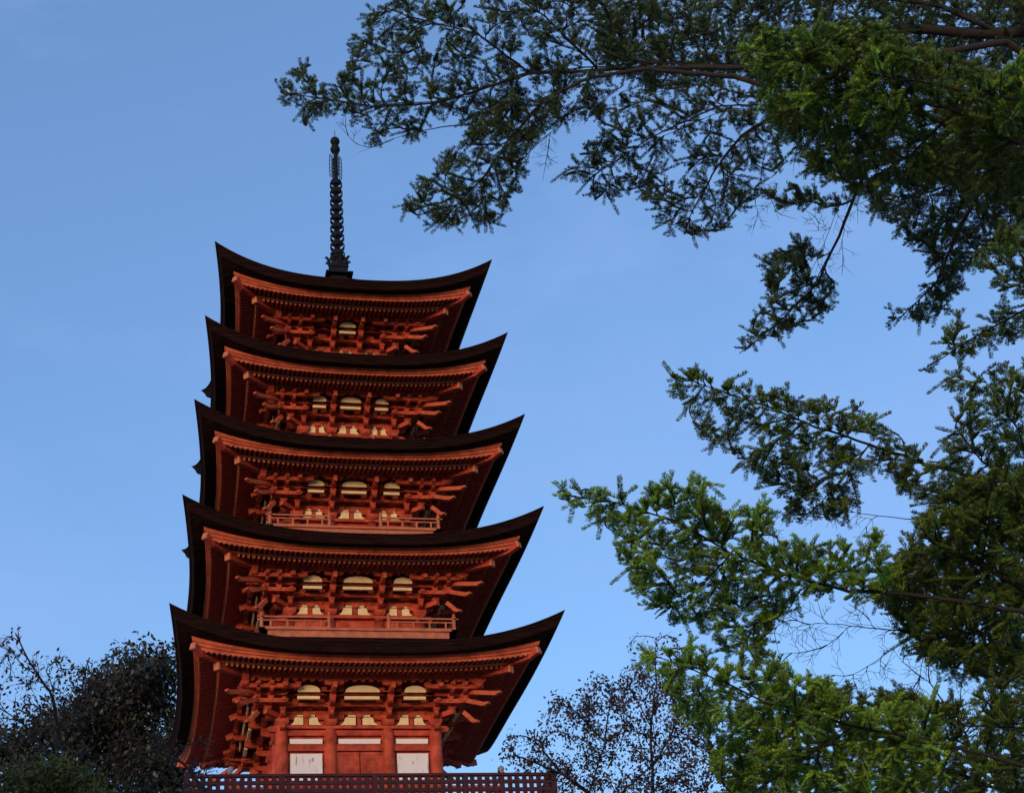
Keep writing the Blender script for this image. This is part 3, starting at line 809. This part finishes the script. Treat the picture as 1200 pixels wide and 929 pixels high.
bough(fl, lxy, [[(1080, 433), (1108, 392), (1170, 368), (1215, 340), (1215, 395), (1160, 402), (1120, 422)], [(1130, 300), (1215, 250), (1215, 350), (1170, 350)]],
      [[(1290, 330), (1215, 355), (1160, 385), (1090, 428)], [(1215, 355), (1190, 320)]], 8.0, M_NM, r=(.014, .004), tlen=(16, 31), ang=46, seed=14, keep=.8)
bough(fl, lxy, [[(787, 440), (812, 436), (850, 446), (900, 456), (945, 462), (985, 480), (1050, 502), (1085, 540), (1060, 575), (1010, 545), (1010, 590), (975, 610), (920, 606), (912, 575), (870, 550), (835, 515), (805, 492)]],
      [[(1300, 640), (1215, 585), (1120, 555), (1020, 520), (960, 500), (900, 475), (845, 455), (792, 441)], [(1020, 520), (990, 560), (950, 600)]], 8.6, M_NM, r=(.020, .004), tlen=(16, 31), ang=46, seed=15, keep=.9, tert=8)
bough(fl, lxy, [[(1105, 440), (1160, 425), (1215, 430), (1215, 620), (1130, 610), (1062, 590), (1050, 560), (1100, 530), (1125, 480)]],
      [[(1300, 600), (1215, 570), (1150, 540), (1120, 500)], [(1215, 570), (1190, 500), (1150, 440)]], 8.4, M_NM, r=(.02, .004), tlen=(16, 31), ang=46, seed=16, keep=.9)
bough(fl, lxy, [[(652, 578), (682, 570), (720, 575), (760, 582), (775, 562), (832, 562), (850, 600), (905, 592), (900, 625), (965, 640), (1040, 630), (1065, 690), (1000, 706), (960, 692), (905, 730), (890, 790), (850, 772), (822, 735), (762, 725), (755, 690), (718, 655), (735, 630), (690, 612)]],
      [[(1300, 760), (1210, 722), (1100, 702), (1000, 690), (930, 672), (860, 645), (790, 608), (730, 590), (655, 578)], [(930, 672), (890, 720), (870, 760)], [(860, 645), (820, 690), (780, 715)]], 7.8, M_NB, r=(.021, .004), tlen=(16, 31), ang=46, seed=14, keep=.95, tert=8)
bough(fl, lxy, [[(1015, 700), (1050, 660), (1085, 600), (1130, 560), (1215, 540), (1215, 800), (1140, 795), (1070, 765), (1050, 725)]],
      [[(1300, 740), (1215, 700), (1150, 660), (1100, 640), (1060, 690)], [(1215, 700), (1150, 740), (1080, 750)], [(1150, 660), (1160, 600)]], 8.3, M_NM, r=(.04, .005), layers=3, tlen=(16, 31), ang=46, seed=17, keep=.9)
bough(fl, lxy, [[(752, 762), (800, 752), (870, 788), (905, 780), (960, 795), (1010, 832), (1100, 822), (1115, 900), (1060, 940), (850, 940), (832, 895), (792, 832)]],
      [[(1300, 960), (1210, 900), (1100, 868), (1000, 850), (900, 822), (830, 790), (762, 766)], [(1000, 850), (940, 890), (880, 930)]], 7.6, M_NB, r=(.018, .004), tlen=(16, 31), ang=46, seed=15, keep=.95)
bough(fl, lxy, [[(1110, 820), (1215, 780), (1215, 870), (1150, 880)], [(1130, 890), (1215, 880), (1215, 940), (1130, 940)]],
      [[(1300, 860), (1215, 850), (1130, 850)], [(1215, 850), (1190, 900), (1150, 925)]], 8.0, M_NM, r=(.02, .004), tlen=(16, 31), ang=46, seed=18, keep=.7)
bough(fl, lxy, [[(1035, 700), (1090, 640), (1150, 590), (1215, 560), (1215, 800), (1120, 800), (1050, 760)]],
      [[(1300, 780), (1215, 730), (1130, 700), (1060, 720)], [(1130, 700), (1170, 620)]], 9.4, M_NM, r=(.014, .005), layers=1, tlen=(16, 31), ang=46, seed=20)
bough(fl, lxy, [[(880, 800), (960, 800), (1060, 810), (1130, 830), (1215, 800), (1215, 940), (860, 940), (850, 880)]],
      [[(1300, 1000), (1215, 940), (1100, 900), (1000, 870), (930, 880)]], 8.6, M_NM, r=(.02, .005), layers=2, tlen=(16, 31), ang=46, seed=20)
# bare inner twigs of both firs
bough(fl, lxy, [[(880, 700), (1060, 700), (1215, 760), (1215, 935), (1060, 935), (1000, 830), (900, 790)]],
      [[(1300, 800), (1200, 770), (1080, 740), (960, 730)], [(1200, 770), (1150, 850), (1100, 920)], [(1080, 740), (1000, 790)]], 8.9, None, r=(.012, .003), seed=24, keep=.8, r_sec=(.004, .0015), tlen=(14, 34))
bough(fl, lxy, [[(960, 560), (1100, 560), (1120, 640), (1040, 660), (900, 640), (900, 610)]],
      [[(1300, 600), (1180, 600), (1080, 610), (1000, 600)]], 9.0, None, r=(.010, .003), seed=34, keep=.5, r_sec=(.003, .0012), tlen=(14, 30))
bough(fu, fxy, [[(560, 120), (700, 130), (640, 210), (600, 200)], [(860, 200), (935, 190), (930, 260), (880, 275)], [(400, 130), (470, 165), (440, 180), (400, 160)], [(940, 240), (1020, 230), (990, 330), (940, 350)]],
      [[(1100, 130), (1000, 140), (900, 170), (885, 235)], [(900, 130), (760, 120), (680, 130), (600, 190)], [(1000, 140), (985, 240), (950, 320)]], 10.6, None, r=(.012, .003), seed=24, keep=.8, r_sec=(.004, .0015), tlen=(12, 28))

def broad(name, label, u, q, d, r0, polys, axes, size, mleaf, per, spread, group=None, rw=(.09, .03), rsec=(.03, .010), seed=22, tert=12, tlen=(10, 22), keep=1, holes=(), lv=True, asp=.5, dth=.8, var=.35, rs=.008):
    root, xy, zt = trunk_tree(name, label, u, q, d, r0, q-8, group)
    sk = grow(polys, axes, d, seed=seed, tert=tert, tlen=tlen, ang=42, dth=dth, tilt=0, r_ax=rw, r_sec=rsec, keep=keep, holes=holes)
    top = np.array([xy[0], xy[1], zt-.1]); a0 = P3(axes[0][0][0], axes[0][0][1], d)
    w_ = wood_mesh('branches', sk, M_TWIG, root, extra=[([top, (top+a0)/2, a0], r0*.3, rw[0])], rs=rs)
    if lv: leaves('leaves', sk, mleaf, root, size=size, per=per, spread=spread, asp=asp, var=var)
    return root
broad('evergreen_tree', 'dense dark evergreen behind the lower left roof corner', 150, 960, 52, .35,
      [[(100, 830), (112, 800), (130, 780), (165, 768), (207, 772), (215, 850), (225, 930), (0, 932), (-5, 880), (40, 850), (85, 835)]],
      [[(150, 950), (140, 880), (155, 820), (170, 790)], [(140, 880), (60, 850), (20, 830)], [(140, 880), (195, 830)], [(60, 850), (30, 900)]],
      .18, M_LD, 80, .36, seed=15, tert=10, tlen=(7, 14), holes=[[(120, 855), (134, 858), (130, 870), (122, 866)], [(172, 848), (198, 838), (200, 860), (178, 866)], [(14, 880), (30, 884), (34, 910), (18, 900)], [(55, 872), (78, 868), (84, 884), (62, 890)], [(100, 888), (118, 886), (120, 896), (104, 898)]], dth=1.2)
broad('cherry_tree', 'nearly leafless tree with thin twigs and a few withered leaves on the far left', 66, 960, 30, .12,
      [[(-8, 745), (22, 738), (34, 770), (70, 765), (100, 778), (128, 782), (118, 830), (80, 860), (40, 870), (-8, 860)]],
      [[(66, 952), (66, 900), (68, 850), (58, 810), (30, 770), (18, 742)], [(68, 850), (95, 810), (105, 770)], [(66, 900), (30, 850), (0, 830)], [(68, 850), (84, 830), (120, 785)]],
      .11, M_LB, 2, .05, rw=(.05, .012), rsec=(.018, .007), seed=11, tert=7, tlen=(7, 15), rs=.005, asp=.42, dth=.5)
broad('cherry_tree', 'low bare tree whose thin branch crosses the left end of the lattice fence', 235, 970, 27, .10,
      [[(60, 870), (150, 850), (255, 865), (262, 930), (60, 935)]],
      [[(235, 965), (240, 925), (215, 895), (180, 880), (120, 890)], [(240, 925), (200, 915), (150, 905)]],
      .09, M_LB, 2, .05, rw=(.035, .010), rsec=(.014, .005), seed=18, tert=9, tlen=(7, 15), rs=.004, dth=.4)
broad('evergreen_shrub', 'olive green shrub at the lower left corner', 70, 990, 25, .10,
      [[(-8, 905), (30, 896), (75, 890), (105, 902), (120, 918), (150, 935), (-8, 940)]],
      [[(70, 980), (70, 935), (40, 910)], [(70, 935), (120, 920), (180, 925)]],
      .085, M_LO, 30, .12, rw=(.03, .01), rsec=(.01, .004), seed=14, tert=9, tlen=(6, 12), rs=.003, dth=.4)
broad('deciduous_tree', 'brown sparse-leaved tree to the right of the pagoda behind the bright fir bough', 705, 975, 31, .16,
      [[(578, 890), (598, 862), (640, 858), (636, 836), (655, 812), (672, 826), (700, 792), (735, 800), (760, 780), (800, 800), (840, 850), (870, 940), (650, 940), (640, 905), (610, 900)]],
      [[(705, 968), (690, 930), (655, 905), (636, 880), (632, 862)], [(690, 930), (710, 870), (715, 820)], [(705, 950), (770, 890), (800, 830)], [(710, 870), (670, 830)], [(655, 905), (605, 885)]],
      .085, M_LB, 17, .10, rw=(.055, .014), rsec=(.022, .008), seed=13, tert=7, keep=.85, holes=[[(640, 868), (662, 862), (668, 884), (646, 892)], [(690, 838), (712, 832), (716, 850), (696, 856)], [(600, 905), (640, 912), (640, 935), (600, 930)], [(740, 842), (752, 836), (760, 852), (748, 858)]], tlen=(7, 15), rs=.005, dth=.7)
broad('deciduous_tree', 'slim bare-topped tree rising behind the brown tree beside the fir', 765, 985, 34, .12,
      [[(735, 745), (765, 738), (800, 750), (812, 780), (760, 800), (730, 790)], [(800, 760), (840, 800), (860, 850), (820, 850)]],
      [[(765, 975), (765, 900), (762, 850), (770, 800), (768, 760)], [(762, 850), (735, 800)], [(765, 900), (815, 840), (830, 800)]],
      .09, M_LB, 2, .05, rw=(.045, .012), rsec=(.015, .006), seed=15, tert=9, tlen=(7, 16), rs=.0045, dth=.5)
broad('bare_tree', 'tangle of grey leafless branches in the lower right corner', 1150, 990, 15, .08,
      [[(1060, 760), (1215, 720), (1215, 940), (1050, 940), (1030, 860)]],
      [[(1150, 980), (1150, 930), (1130, 860), (1090, 800)], [(1130, 860), (1180, 790), (1205, 740)], [(1150, 930), (1200, 870)], [(1150, 930), (1080, 890)]],
      .05, M_LB, 1, .02, rw=(.022, .006), rsec=(.008, .003), seed=24, tert=10, tlen=(12, 26), rs=.0022, lv=False, dth=.3)


# evergreen added out of view to shade the pagoda foot from the low sun
ex, ey = -14.0, -22.5; ez = terrain_h(ex, ey)
root = empty('evergreen_tree', (ex, ey, ez)); tag(root, 'added unseen evergreen that shades the foot of the pagoda', 'tree')
mb = MB(); mb.tube([(ex, ey, ez-.2), (ex+.2, ey, ez+4), (ex, ey+.2, ez+8), (ex+.1, ey, ez+13)], [.45, .34, .26, .08], 12)
for k in range(9):
    a = k*2.4; h = ez+5+k*.9; mb.tube([(ex, ey, h), (ex+2*math.cos(a), ey+2*math.sin(a), h+.9), (ex+4*math.cos(a), ey+4*math.sin(a), h+1.4)], [.13, .09, .03], 6)
o = mb.build('trunk', M_BARKT, root, smooth=True); o.location = (-ex, -ey, -ez)
cl = RNG.normal(0, 1, (260, 3)); cl /= np.linalg.norm(cl, axis=1)[:, None]; cl *= (RNG.random(260)**.4)[:, None]*np.array([5.4, 5.4, 5.6]); cl += np.array([ex, ey, ez+9.2])
sk = Skel(); sk.A = np.repeat(cl, 16, 0)+RNG.normal(0, .5, (260*16, 3)); sk.B = sk.A+RNG.normal(0, .2, sk.A.shape)
leaves('added_shade_crown', sk, M_LD, root, size=.22, per=8, spread=.22)
